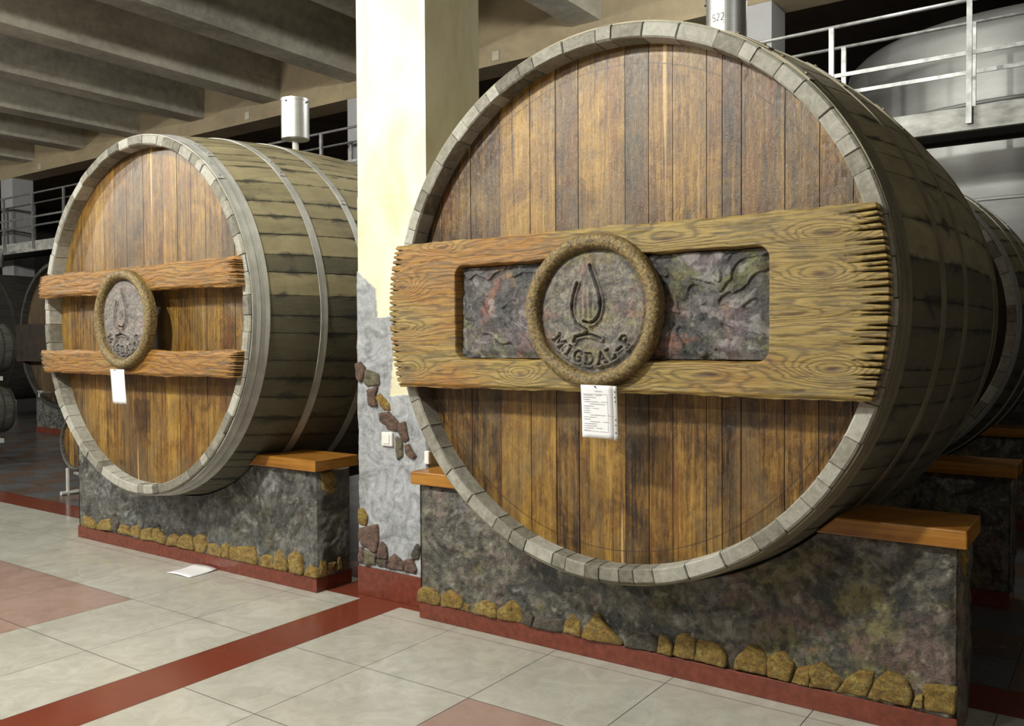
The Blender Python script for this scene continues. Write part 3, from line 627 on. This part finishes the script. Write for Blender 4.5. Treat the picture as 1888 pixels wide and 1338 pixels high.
def stone(parent, poly, y0, mat, seed, thick=.028, axis='y', loc=(0, 0, 0), name='stone'):
    """rounded rubble stone from an outline, bulging out of the face at y0"""
    P = np.array(poly, float); c = P.mean(0); n = 36; k = len(P)
    seg = np.r_[P, P[:1]]; d = np.r_[0, np.cumsum(np.hypot(*np.diff(seg, axis=0).T))]
    s = np.linspace(0, d[-1], n, endpoint=False); ox = np.interp(s, d, seg[:, 0]); oz = np.interp(s, d, seg[:, 1])
    R_ = np.c_[ox, oz]; R_ = (R_*4+np.roll(R_, 1, 0)+np.roll(R_, -1, 0))/6
    rings = [(1.06, 0.0), (1.05, .5), (1.0, .82), (.86, 1.0), (.6, 1.0), (.3, 1.02)]
    V = []; rnd = np.random.RandomState(seed); tl = rnd.uniform(-.4, .4, 2)
    for sc_, hh in rings:
        for q in range(n):
            x, z = c+(R_[q]-c)*sc_; x2 = (x-c[0]); z2 = (z-c[1])
            nz = float(fbm(np.array(x*26+seed), np.array(z*26), seed, 3))-.5
            h = thick*hh*(1+tl[0]*x2/.06*.5+tl[1]*z2/.06*.5)+(.024*nz if hh > .3 else 0)
            V.append((x, y0-max(h, 0), z) if axis == 'y' else (y0+max(h, 0), x, z))
    V.append((c[0], y0-thick, c[1]) if axis == 'y' else (y0+thick, c[0], c[1]))
    m = len(rings); F = [(i*n+q, i*n+(q+1) % n, (i+1)*n+(q+1) % n, (i+1)*n+q) for i in range(m-1) for q in range(n)]
    F += [((m-1)*n+q, (m-1)*n+(q+1) % n, m*n) for q in range(n)]
    return mesh_obj(name, V, F, mat, parent, loc, True)

def plinth(label, x0, x1, y0, y1, cx, cz, Rc, seed, mat, stones=(), side_stones=(), top=.705, caps=(True, True), red=.088):
    o = empty('vat_plinth', ((x0+x1)/2, y0, 0), label, 'plinth'); off = Vector((-(x0+x1)/2, -y0, 0)); X0, X1 = x0+off.x, x1+off.x; CX = cx+off.x; D = y1-y0
    def ztop(x): 
        a = np.clip(Rc*Rc-(x-CX)**2, 0, None); return np.minimum(top, cz-np.sqrt(a)+np.where(a == 0, 9, 0))
    nu = int((x1-x0)/.007); nv = 96
    def rough(a, b_, s):
        w1 = fbm(a*2.2, b_*2.2, s, 3)*2.4; w2 = fbm(a*2.2, b_*2.2, s+3, 3)*2.4
        return .034*(fbm(a*4+w1, b_*5+w2, s+5, 5)-.5)+.016*(1-np.abs(2*fbm(a*11+w1*2, b_*9+w2*2, s+6, 4)-1))
    def yfn(X, Z):
        e = np.minimum(X-X0, X1-X); return -rough(X, Z, seed)*smooth(0, .03, e)+.004
    def pink(X, Z):
        w1 = fbm(X*2.2, Z*2.2, seed, 3)*2.4; w2 = fbm(X*2.2, Z*2.2, seed+3, 3)*2.4
        rg = 1-np.abs(2*fbm(X*11+w1*2, Z*9+w2*2, seed+6, 4)-1); f2 = fbm(X*34+w1*1.5, Z*26+w2*1.5, seed+8, 4)
        return np.clip(.75*smooth(.62, .45, rg)+.5*(f2 < .36), 0, 1), .5*smooth(.62, .74, f2)*smooth(.8, .95, rg), 0*X  # plaster crevices painted with shade, ridges with highlights
    core = relief('plaster_body', mat, o, nu, nv, lambda U, V: (X0+(X1-X0)*U, red+(ztop(X0+(X1-X0)*U)+.004-red)*V), yfn, D, {'ink': pink})
    # rough side faces
    for sx, sg in ((X0, -1), (X1, 1)):
        U, V = np.meshgrid(np.linspace(0, 1, 28), np.linspace(0, 1, 60)); Yy = D*U; Zz = red+(top-red)*V
        ed = np.minimum(Yy, D-Yy); Xx = sx+sg*(.002+rough(Yy+9, Zz, seed+2)*smooth(0, .03, ed))
        idx = np.arange(28*60).reshape(60, 28); F = np.c_[idx[:-1, :-1].ravel(), idx[:-1, 1:].ravel(), idx[1:, 1:].ravel(), idx[1:, :-1].ravel()]
        if sg < 0: F = F[:, ::-1]
        mesh_obj('plaster_side', np.c_[Xx.ravel(), Yy.ravel(), Zz.ravel()], F.tolist(), mat, o, (0, 0, 0), True)
    b = MB(); b.box(X0-.004, X1+.004, -.012, D+.012, 0, red); b.build('granite_skirting', M['red'], o, bevel=.003)
    # wooden caps either side of the vat
    xi = math.sqrt(max(Rc**2-(cz-top)**2, 0))
    for s_, on in ((-1, caps[0]), (1, caps[1])):
        if not on: continue
        a, c_ = (X0-.03, CX-xi+.005) if s_ < 0 else (CX+xi-.005, X1+.038)
        xi2 = math.sqrt(max(Rc**2-(cz-top-.07)**2, 0)); b = MB()
        if s_ < 0: t_, u_ = a, CX-xi2
        else: t_, u_ = CX+xi2, c_
        y_a, y_b = -.045, D+.04
        pa = [(a, top+.01), (c_, top+.01), (u_ if s_ < 0 else c_, top+.078), (a if s_ < 0 else t_, top+.078)]
        b.add([(x, y_a, z) for x, z in pa]+[(x, y_b, z) for x, z in pa], [(0, 1, 2, 3), (7, 6, 5, 4), (0, 4, 5, 1), (1, 5, 6, 2), (2, 6, 7, 3), (3, 7, 4, 0)])
        b.build('wooden_cap', M['cap'], o, bevel=.006)
    rnd = random.Random(seed)
    for i, p in enumerate(stones):
        g = i in GREY.get(label[:4], ())
        stone(o, [(x+off.x, max(z, red)) for x, z in p], .004, M['stone_grey' if g else 'stone'], seed+i)
    for i, p in enumerate(side_stones):
        stone(o, [(x-y0, max(z, red)) for x, z in p], X1-.002, M['stone'], seed+40+i, .022, 'x')
    return o
GREY = {'dark': (5, 6, 9), 'grey': (2,)}
plinth('dark painted plaster plinth under the nearest big vat, yellow stones along its foot', -3.065, -.50, 3.48, 3.74, BX[0], BX[1], 1.2, 3, M['plinth_big'], BIG_STONES, TOP_STONE)
plinth('grey painted plaster plinth under the left big vat, small ochre stones along its foot', -6.50, -3.868, 3.48, 3.74, LX[0], LX[1], 1.195, 14, M['plinth_left'], LEFT_STONES, SIDE_STONES, caps=(False, True))
plinth('shadowed mossy plinth under the rear end of the nearest big vat', -3.065, -.52, 5.38, 5.62, BX[0], BX[1], 1.17, 23, M['plinth_big'])
plinth('dim plinth in the background under the vat behind the nearest one', -3.065, -.46, 7.62, 7.86, BX[0], BX[1], 1.23, 29, M['plinth_big'])
plinth('dark plinth under the distant brown-headed vat at far left', -14.9, -12.3, 7.28, 7.5, -13.6, BX[1], 1.2, 33, M['plinth_left'])

# ================================================================== PILLAR
def pillar():
    x0, x1, y0, y1, H = -3.65, -3.13, 3.62, 4.10, 6.0
    o = empty('square_pillar', ((x0+x1)/2, (y0+y1)/2, 0), 'square cream pillar with a grey plastered foot, between the two big vats', 'pillar')
    ox, oy = -(x0+x1)/2, -(y0+y1)/2
    b = MB(); b.box(x0+ox, x1+ox, y0+oy+.001, y1+oy, 0, H); b.build('shaft', M['cream'], o)
    def mask(X, Z):
        x = X-ox; lim = np.where(x < -3.51, 1.87+(x+3.65)*(-.10/.14), np.where(x < -3.495, 1.77-(x+3.51)*10.6, 1.605)); lim = lim+.02*(fbm(X*20, Z*0, 4, 2)-.5)
        g = (Z < lim).astype(float)
        tri = (x > -3.405) & (Z > 1.16+.1*(x+3.40)) & (Z < 1.45) & (x > -3.405+.12*(Z-1.16)); return np.where(tri, 0., g)
    def yfn(X, Z):
        m = mask(X, Z); w1 = fbm(X*5, Z*5, 2, 3)*2
        return y0+oy-.004-m*(.008+.022*(fbm(X*9+w1, Z*7+w1, 3, 4)-.4))
    relief('front_plaster', M['pillar_front'], o, 90, 420, lambda U, V: (x0+ox+(x1-x0)*U, .165+(2.3-.165)*V), yfn, y0+oy+.01, {'ink2': lambda X, Z: (mask(X, Z), 0*X, 0*X)})
    b = MB(); b.box(x0+ox-.012, x1+ox+.012, y0+oy-.018, y1+oy+.018, 0, .165); b.build('granite_skirting', M['red'], o, bevel=.003)
    kinds = ['stone_brown', 'stone_green', 'stone_brown', 'stone', 'stone_brown', 'stone_brown', 'stone_brown', 'stone_green', 'stone_brown',
             'stone', 'stone_brown', 'stone_brown', 'stone_green', 'stone_brown', 'stone_grey', 'stone_brown', 'stone_brown', 'stone_grey']
    for i, p in enumerate(PILLAR_STONES):
        stone(o, [(x+ox, max(z, .166)) for x, z in p], y0+oy-.008, M[kinds[i]], 300+i, .022)
    return o
def mat_pillar():
    t = NT('cream_paint_and_grey_plaster'); n = t.noise((2.5, 2.5, 1.2), 5, .6, .5); n2 = t.noise((30, 30, 30), 4, .6)
    cream = t.ramp(n, [(.35, (.60, .56, .36)), (.6, (.80, .77, .60))])
    a = t.noise((7, 7, 7), 7, .7, 2.0); b_ = t.noise((3, 3, 3), 4, .6, 1, (4, 1, 1))
    grey = t.ramp(a, [(.32, (.16, .17, .17)), (.5, (.33, .345, .37)), (.68, (.47, .485, .51))])
    grey = t.mix(t.math('MULTIPLY', t.step(b_, .55, .75), .45), grey, (.25, .255, .21))
    t.bump(t.math('ADD', a, n2), .5, .01)
    return t.out(t.mix(t.attr('ink2', 0), cream, grey), .7)
M['pillar_front'] = mat_pillar()
def mat_cream():
    t = NT('aged_cream_paint'); n = t.noise((2.5, 2.5, 1.2), 5, .6, .5); s = t.noise((5, 5, 30), 4, .6, 1.5)
    c_ = t.ramp(n, [(.35, (.60, .56, .36)), (.6, (.80, .77, .60))]); return t.out(t.mix(t.math('MULTIPLY', t.step(s, .62, .75), .25), c_, (.42, .38, .2)), .75)
M['cream'] = mat_cream()
pillar()
o = empty('light_switch', (-3.413, 3.605, .918), 'white light switch on the grey pillar foot', 'switch')
b = MB(); b.box(-.042, .042, -.014, .012, -.040, .040); b.build('switch_plate', M['white'], o, bevel=.006)
b = MB(); b.box(-.024, .024, -.019, -.012, -.026, .026); b.build('rocker', M['white'], o, bevel=.003)
o = tag(mesh_obj('wall_box', *(lambda b: (b.v, b.f))((lambda b: (b.box(-.008, .025, -.012, .015, -.036, .036), b)[1])(MB())), M['white'], None, (-3.125, 3.60, .835), bevel=.006),
        'small white box on the pillar edge, half hidden by the nearest vat', 'box')

# ================================================================== PAPERS
def pocket_sheet():
    o = empty('document_sheet', (-1.722, 3.03, 1.29), 'white printed sheet in a punched plastic pocket pinned below the plaque on the nearest vat', 'paper')
    n = 12; V = []; W, Hh = .142, .211
    def bend(z): return -.022+.003*math.sin((-z)/Hh*3.0)+(.012*(-z)/Hh)
    g = lambda x, z, d=0: (x, bend(z)-d, z-.012*(x+W/2))
    vv = []; ff = []
    for i in range(n+1):
        for j in range(7):
            vv.append(g(-W/2+W*j/6, -Hh*i/n))
    for i in range(n):
        for j in range(6): ff.append((i*7+j, i*7+j+1, i*7+7+j+1, i*7+7+j))
    s = mesh_obj('sheet', vv, ff, M['paper'], o, smooth_=True); m_ = s.modifiers.new('solid', 'SOLIDIFY'); m_.thickness = .0012
    b = MB(); rnd = random.Random(4)
    for k in range(17):
        z = -.038-k*.0088; a = -W/2+.008; ln = rnd.choice((.03, .045, .06, .07)) ; 
        if k in (4, 9, 12): a += .03
        p = [g(a, z, .0035), g(a+ln, z, .0035), g(a+ln, z-.0026, .0035), g(a, z-.0026, .0035)]
        b.add([p[0], p[3], p[2], p[1]], [(0, 1, 2, 3)])
        if k % 3 == 0:
            p = [g(a+ln+.012, z, .0035), g(a+ln+.04, z, .0035), g(a+ln+.04, z-.002, .0035), g(a+ln+.012, z-.002, .0035)]; b.add([p[0], p[3], p[2], p[1]], [(0, 1, 2, 3)])
    for (xa, xb, za, zb) in ((-W/2+.006, W/2-.022, -.034, -.0355), (W/2-.024, W/2-.0225, -.034, -.185), (-W/2+.006, W/2-.022, -.183, -.1845), (-.01, .025, -.022, -.0245)):
        st = max(1, int((za-zb)/.02))
        for q in range(st):
            z_a = za+(zb-za)*q/st; z_b = za+(zb-za)*(q+1)/st
            p = [g(xa, z_a, .0035), g(xb, z_a, .0035), g(xb, z_b, .0035), g(xa, z_b, .0035)]; b.add([p[0], p[3], p[2], p[1]], [(0, 1, 2, 3)])
    b.build('print', M['print'], s)
    vv = []; ff = []
    for i in range(n+1):
        for j in range(2): vv.append(g(W/2+.001+.019*j, -Hh*1.015*i/n))
    for i in range(n): ff.append((i*2, i*2+1, i*2+3, i*2+2))
    s2 = mesh_obj('punched_edge', vv, ff, M['pocket'], o, smooth_=True); m_ = s2.modifiers.new('solid', 'SOLIDIFY'); m_.thickness = .001
    for z in (-.024, -.045, -.062, -.134, -.155, -.185):
        b = MB(); p = Vector(g(W/2+.011, z, .0012)); b.tube(p, p+Vector((0, -.0012, 0)), .0028, 8)
        b.build('punch_hole', M['print_dark'], s2)
    b = MB(); p = Vector(g(-.004, -.006, 0)); b.tube(p, p+Vector((0, -.008, 0)), .003, 8); b.build('pin', M['black_iron'], o)
M['pocket'] = mat_plain('clear_pocket_edge', (.50, .50, .48), .3, 0, .05)
pocket_sheet()
def small_sheet():
    o = empty('document_sheet', (-5.16, 3.04, 1.305), 'narrow blank white sheet hanging below the plaque on the left vat', 'paper')
    V = []; F = []; n = 10; W, Hh = .155, .215
    for i in range(n+1):
        for j in range(9):
            x = -W/2+W*j/8; z = -Hh*i/n; V.append((x+.006*i/n, -.022+.01*i/n-.006*math.sin(j/8*3.1), z+.003*math.sin(j*2.1)*(i == n)))
    for i in range(n):
        for j in range(8): F.append((i*9+j, i*9+j+1, i*9+9+j+1, i*9+9+j))
    s = mesh_obj('sheet', V, F, M['paper'], o, smooth_=True); m_ = s.modifiers.new('solid', 'SOLIDIFY'); m_.thickness = .0012
    b = MB(); b.tube((-.01, -.03, -.006), (-.01, -.038, -.006), .003, 8); b.build('pin', M['black_iron'], o)
small_sheet()
vv = []; ff = []
for i in range(9):
    for j in range(7):
        x = -.115+.23*i/8; y = -.105+.21*j/6; vv.append((x, y, .003+.018*max(0, (j/6-.55))**1.5*2+.006*math.sin(i/8*3)))
for i in range(8):
    for j in range(6): ff.append((i*7+j, i*7+7+j, i*7+8+j, i*7+j+1))
o = mesh_obj('paper_sheet', vv, ff, M['paper'], None, (-4.895, 3.345, .0), smooth_=True); o.rotation_euler = (0, 0, .03)
m_ = o.modifiers.new('solid', 'SOLIDIFY'); m_.thickness = .001
tag(o, 'loose white sheet of paper lying on the floor in front of the left plinth', 'paper')

# ================================================================== FLOOR
def tile_mats():
    def tile(name, a, b_, rough=.13):
        t = NT(name); n = t.noise((7, 7, 7), 6, .65, 1.2); n2 = t.noise((1.7, 1.7, 1), 4, .6, .5)
        f = t.math('ADD', t.math('MULTIPLY', n, .6), t.math('MULTIPLY', n2, .4))
        r = t.math('ADD', t.math('MULTIPLY', n2, .12), rough-.06)
        return t.out(t.ramp(f, [(.36, a), (.64, b_)]), r, spec=.5)
    return [mat_plain('dark_tile_joint', (.06, .055, .05), .8), tile('cream_marble_tile', (.36, .35, .30), (.49, .48, .43)), mat_plain('polished_red_granite_floor', (.17, .040, .022), .16, 0, .03, (9, 9, 9)),
            tile('pink_marble_tile', (.30, .20, .165), (.37, .26, .22)), tile('terracotta_tile', (.085, .060, .050), (.13, .085, .065), .28), tile('blue_grey_tile', (.075, .078, .085), (.115, .12, .13), .28)]
FM = tile_mats()
SL, SR, L0, R0, Y0 = -3.5791, -3.2768, -4.6533, -2.807, 3.390
def floor():
    b = MB(); b.add([(-30, -8, -.004), (10, -8, -.004), (10, 20, -.004), (-30, 20, -.004)], [(0, 1, 2, 3)], 0)
    g = .0016
    def q(x0, x1, y0, y1, m):
        if x1-x0 < .01 or y1-y0 < .01: return
        b.add([(x0+g, y0+g, 0), (x1-g, y0+g, 0), (x1-g, y1-g, 0), (x0+g, y1-g, 0)], [(0, 1, 2, 3)], m)
    YB = 3.845
    ys = [Y0-.6*k for k in range(19)][::-1]; ys = ys+[YB]
    def region(xs):
        for a, c_ in zip(xs[:-1], xs[1:]):
            for y, y2 in zip(ys[:-1], ys[1:]):
                pink = y2 < Y0-.59 and (a > R0+.59 or c_ < L0+.01) and y > Y0-.6*9
                q(a, c_, y, y2, 3 if pink else 1)
    region([L0-.6*k for k in range(36)][::-1]+[L0+.6, SL])
    region([SR]+[R0+.6*k for k in range(19)])
    q(SL, SR, -8, YB, 2)
    # red surround of the pillar
    b.add([(-3.86, 3.54, .0006), (SL, 3.54, .0006), (SL, 3.85, .0006), (-3.86, 3.85, .0006)], [(0, 1, 2, 3)], 2)
    b.add([(SR, 3.54, .0006), (-3.05, 3.54, .0006), (-3.05, 3.85, .0006), (SR, 3.85, .0006)], [(0, 1, 2, 3)], 2)
    q(-30, 8, YB, 4.13, 2)
    rnd = random.Random(2); n = 0
    for i in range(-60, 30):
        for j in range(0, 45):
            x = i*.4; y = 4.13+j*.4
            if x < -28 or x > 8 or y > 18: continue
            q(x, x+.4, y, y+.4, 4 if (i+j) % 2 else 5)
    o = b.build('floor', FM); o['kind'] = 'structure'
floor()
"""EXTRA"""
# ================================================================== CEILING
def ceiling():
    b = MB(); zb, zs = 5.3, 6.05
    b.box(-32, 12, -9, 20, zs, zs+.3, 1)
    x = -11.0
    k = -10
    while k < 9:
        xr = -11.0+1.935*k
        if -31 < xr < 11:
            b.add([(xr-.40, -9, zb), (xr, -9, zb), (xr+.05, -9, zs), (xr-.45, -9, zs), (xr-.40, 9.21, zb), (xr, 9.21, zb), (xr+.05, 9.21, zs), (xr-.45, 9.21, zs)],
                  [(0, 4, 5, 1), (1, 5, 6, 2), (3, 7, 4, 0), (0, 1, 2, 3)], 0)
        k += 1
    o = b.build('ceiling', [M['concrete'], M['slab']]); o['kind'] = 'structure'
    b = MB(); b.box(-32, 12, 9.21, 9.66, 5.06, 6.06); o = b.build('trim_1', M['beam']); o['kind'] = 'structure'
ceiling()
def wall(n_, *a, m='dark_wall'):
    b = MB(); b.box(*a); o = b.build('wall_'+n_, M[m]); o['kind'] = 'structure'
wall('back', -32, 12, 19.8, 20, 0, 6.2); wall('front', -32, 12, -8.2, -8, 0, 6.2, m='wall'); wall('left', -30.2, -30, -8, 20, 0, 6.2); wall('right', 8, 8.2, -8, 20, 0, 6.2)
for i, (x0, x1, lb) in enumerate(((-3.82, -3.13, 'pale grey square column beyond the nearest vat, beside its vent canister'), (-9.49, -8.97, 'pale grey column under the beam, just left of the cream pillar'), (-20.25, -19.73, 'pale grey column at the far left edge behind the walkway rail'))):
    b = MB(); b.box(-(x1-x0)/2, (x1-x0)/2, 0, .44, 0, 5.08)
    tag(b.build('square_column', M['column'], None, loc=((x0+x1)/2, 9.22, 0)), lb, 'column')
for (x, z, lb) in ((-11.78, 5.17, 'pale square patch on the beam above the left vat'), (-18.51, 5.15, 'pale square patch on the beam at the far left'), (-6.75, 5.17, 'pale square patch on the beam just right of the cream pillar')):
    b = MB(); b.box(-.055, .055, -.012, .004, -.06, .06); tag(b.build('wall_plate', M['patch'], None, loc=(x, 9.206, z), bevel=.003), lb, 'plate')

# ================================================================== WALKWAY AND RAILINGS
b = MB(); b.box(-22, 4, 8.50, 8.56, 3.275, 3.475)
o = empty('raised_walkway', (-9, 8.5, 0), 'raised walkway with a worn pale edge beam crossing behind the vats', 'walkway')
for v in range(1): pass
b.v = [(x+9, y-8.5, z) for x, y, z in b.v]; b.build('edge_beam', M['fascia'], o)
b = MB(); b.box(-13, 13, .06, .62, 3.30, 3.34); b.box(-13, 13, .56, .62, 3.275, 3.47)
b.build('deck', M['black_iron'], o)
def railing(label, y, xs, top, mids, r=.017, pr=.022):
    o = empty('guard_rail', (0, y, 3.475), label, 'railing')
    z0 = 3.475
    b = MB(); b.tube((-22, 0, top-z0), (4, 0, top-z0), r, 10); b.build('handrail', M['rail'], o)
    for m in mids:
        b = MB(); b.box(-22, 4, -.008, .008, m-z0-.018, m-z0+.018); b.build('mid_rail', M['rail'], o)
    for x in xs:
        b = MB(); b.box(x-pr, x+pr, -.016, .016, -.15 if y < 8.6 else 0, top-z0); b.build('post', M['rail'], o)
railing('near steel guard rail along the front edge of the walkway', 8.475, [-1.15-1.157*k for k in range(-1, 17)], 4.385, (3.93,))
railing('rear steel guard rail along the back edge of the walkway', 9.10, [-1.2-1.157*k for k in range(-1, 17)], 4.385, (3.93,))

# ================================================================== TANKS
def tank(x, y, R, zb, zt, label):
    o = empty('steel_tank', (x, y, 0), label, 'tank'); b = MB()
    b.lathe_z([(R*.2, zb-.15), (R-.05, zb), (R, zb+.05), (R, zt-.25), (R-.03, zt-.12), (R-.12, zt-.03), (R-.3, zt), (.3, zt+.18), (.01, zt+.2)], 160)
    q = b.build('tank_shell', M['steel_dull'], o, smooth_=True)
    for z in (zb+.9, zb+2.02, zb+3.0):
        b = MB(); b.lathe_z([(R, z-.02), (R+.006, z-.015), (R+.006, z+.015), (R, z+.02)], 160); b.build('weld_band', M['steel_dull'], o, smooth_=True)
    for k in range(5):
        t = 2*math.pi*k/5+.4; b = MB(); b.tube((R*.75*math.cos(t), R*.75*math.sin(t), 0), (R*.75*math.cos(t), R*.75*math.sin(t), zb), .07, 14); b.build('leg', M['steel_dull'], o)
    return o
tk = tank(-.96, 12.0, 2.05, .85, 4.82, 'huge grey steel tank behind the walkway at the right')
a = math.atan2(-1.85, -.75); b = MB(); c0 = Vector((2.06*math.cos(a), 2.06*math.sin(a), 3.05)); t = Vector((-math.sin(a), math.cos(a), 0)); d = Vector((math.cos(a), math.sin(a), 0))
for s in (-1, 1): b.tube(c0+t*.05*s, c0+t*.05*s+d*.03, .015, 10)
b.add([c0-t*.13-Vector((0, 0, .045)), c0+t*.13-Vector((0, 0, .045)), c0+t*.13+Vector((0, 0, .045)), c0-t*.13+Vector((0, 0, .045)),
       c0-t*.13-Vector((0, 0, .045))+d*.012, c0+t*.13-Vector((0, 0, .045))+d*.012, c0+t*.13+Vector((0, 0, .045))+d*.012, c0-t*.13+Vector((0, 0, .045))+d*.012],
      [(0, 3, 2, 1), (4, 5, 6, 7), (0, 1, 5, 4), (1, 2, 6, 5), (2, 3, 7, 6), (3, 0, 4, 7)])
b.build('bracket', M['steel'], tk)

# ================================================================== SMALL CASKS AT THE LEFT
def cask(loc, label, R=.30, length=.88, rx=0):
    o = empty('wine_cask', loc, label, 'barrel')
    stave_shell('staves', M['cask'], o, R*.86, R*.14, R*.80, .03, int(abs(loc[0]*10)+loc[2]*10), n=26, length=length, loc=(0, 0, R), wobble=.001)
    head_disc('cask_head', M['small_wood'], o, R*.805, [-.2, -.12, -.04, .05, .13, .2], .028, 3, (0, 0, R))
    for y in (.01, .13, .25, length-.30, length-.18, length-.06):
        hoop(M['hoop_dark'], o, R*.86, R*.14, y, .035, (0, 0, R), 1.2, .003, length)
    return o
cask((-11.45, 4.35, 1.09), 'upper of the two small casks stacked at the left edge of the picture', .33)
cask((-11.47, 4.35, .34), 'lower of the two small casks stacked at the left edge of the picture', .33)
o = empty('cask_rack', (-11.45, 4.7, 0), 'rack holding the two stacked casks at the left edge', 'rack')
for z in (1.03, .28):
    for y in (-.2, .3):
        b = MB(); b.box(-.35, .36, y-.03, y+.03, z, z+.05); b.build('cross_bar', M['white_paint'], o)
for x in (-.36,):
    for y in (-.2, .3):
        b = MB(); b.box(x-.03, x+.03, y-.03, y+.03, 0, 1.3); b.build('post', M['white_paint'], o)
cask((-8.22, 4.35, .22), 'small brown-headed cask on a white pipe stand behind the left plinth', .29)
o = empty('cask_stand', (-8.22, 4.35, 0), 'white pipe stand carrying the small cask behind the left plinth', 'stand')
for s in (-1, 1):
    b = MB()
    for y in (.05, .70): b.tube((s*.20, y, .0), (s*.20, y, .26), .018, 10)
    b.tube((s*.20, -.02, .02), (s*.20, .76, .02), .02, 10); b.build('leg_frame', M['white_paint'], o)
b = MB()
for y in (.12, .70): b.tube((-.20, y, .20), (.20, y, .20), .016, 10)
b.build('cross_bar', M['white_paint'], o)

o = empty('drain_valve', (-13.88, 6.86, .70), 'tiny shiny steel valve low on the distant brown-headed vat at left', 'valve')
b = MB(); b.tube((0, .14, 0), (0, -.04, 0), .022, 12); b.tube((0, -.03, 0), (0, -.03, -.06), .016, 10); b.build('spout', M['steel'], o)
b = MB(); b.tube((-.10, -.005, .03), (.10, -.005, .03), .011, 8); b.tube((0, -.005, .0), (0, -.005, .035), .010, 8); b.build('handle', M['steel'], o)
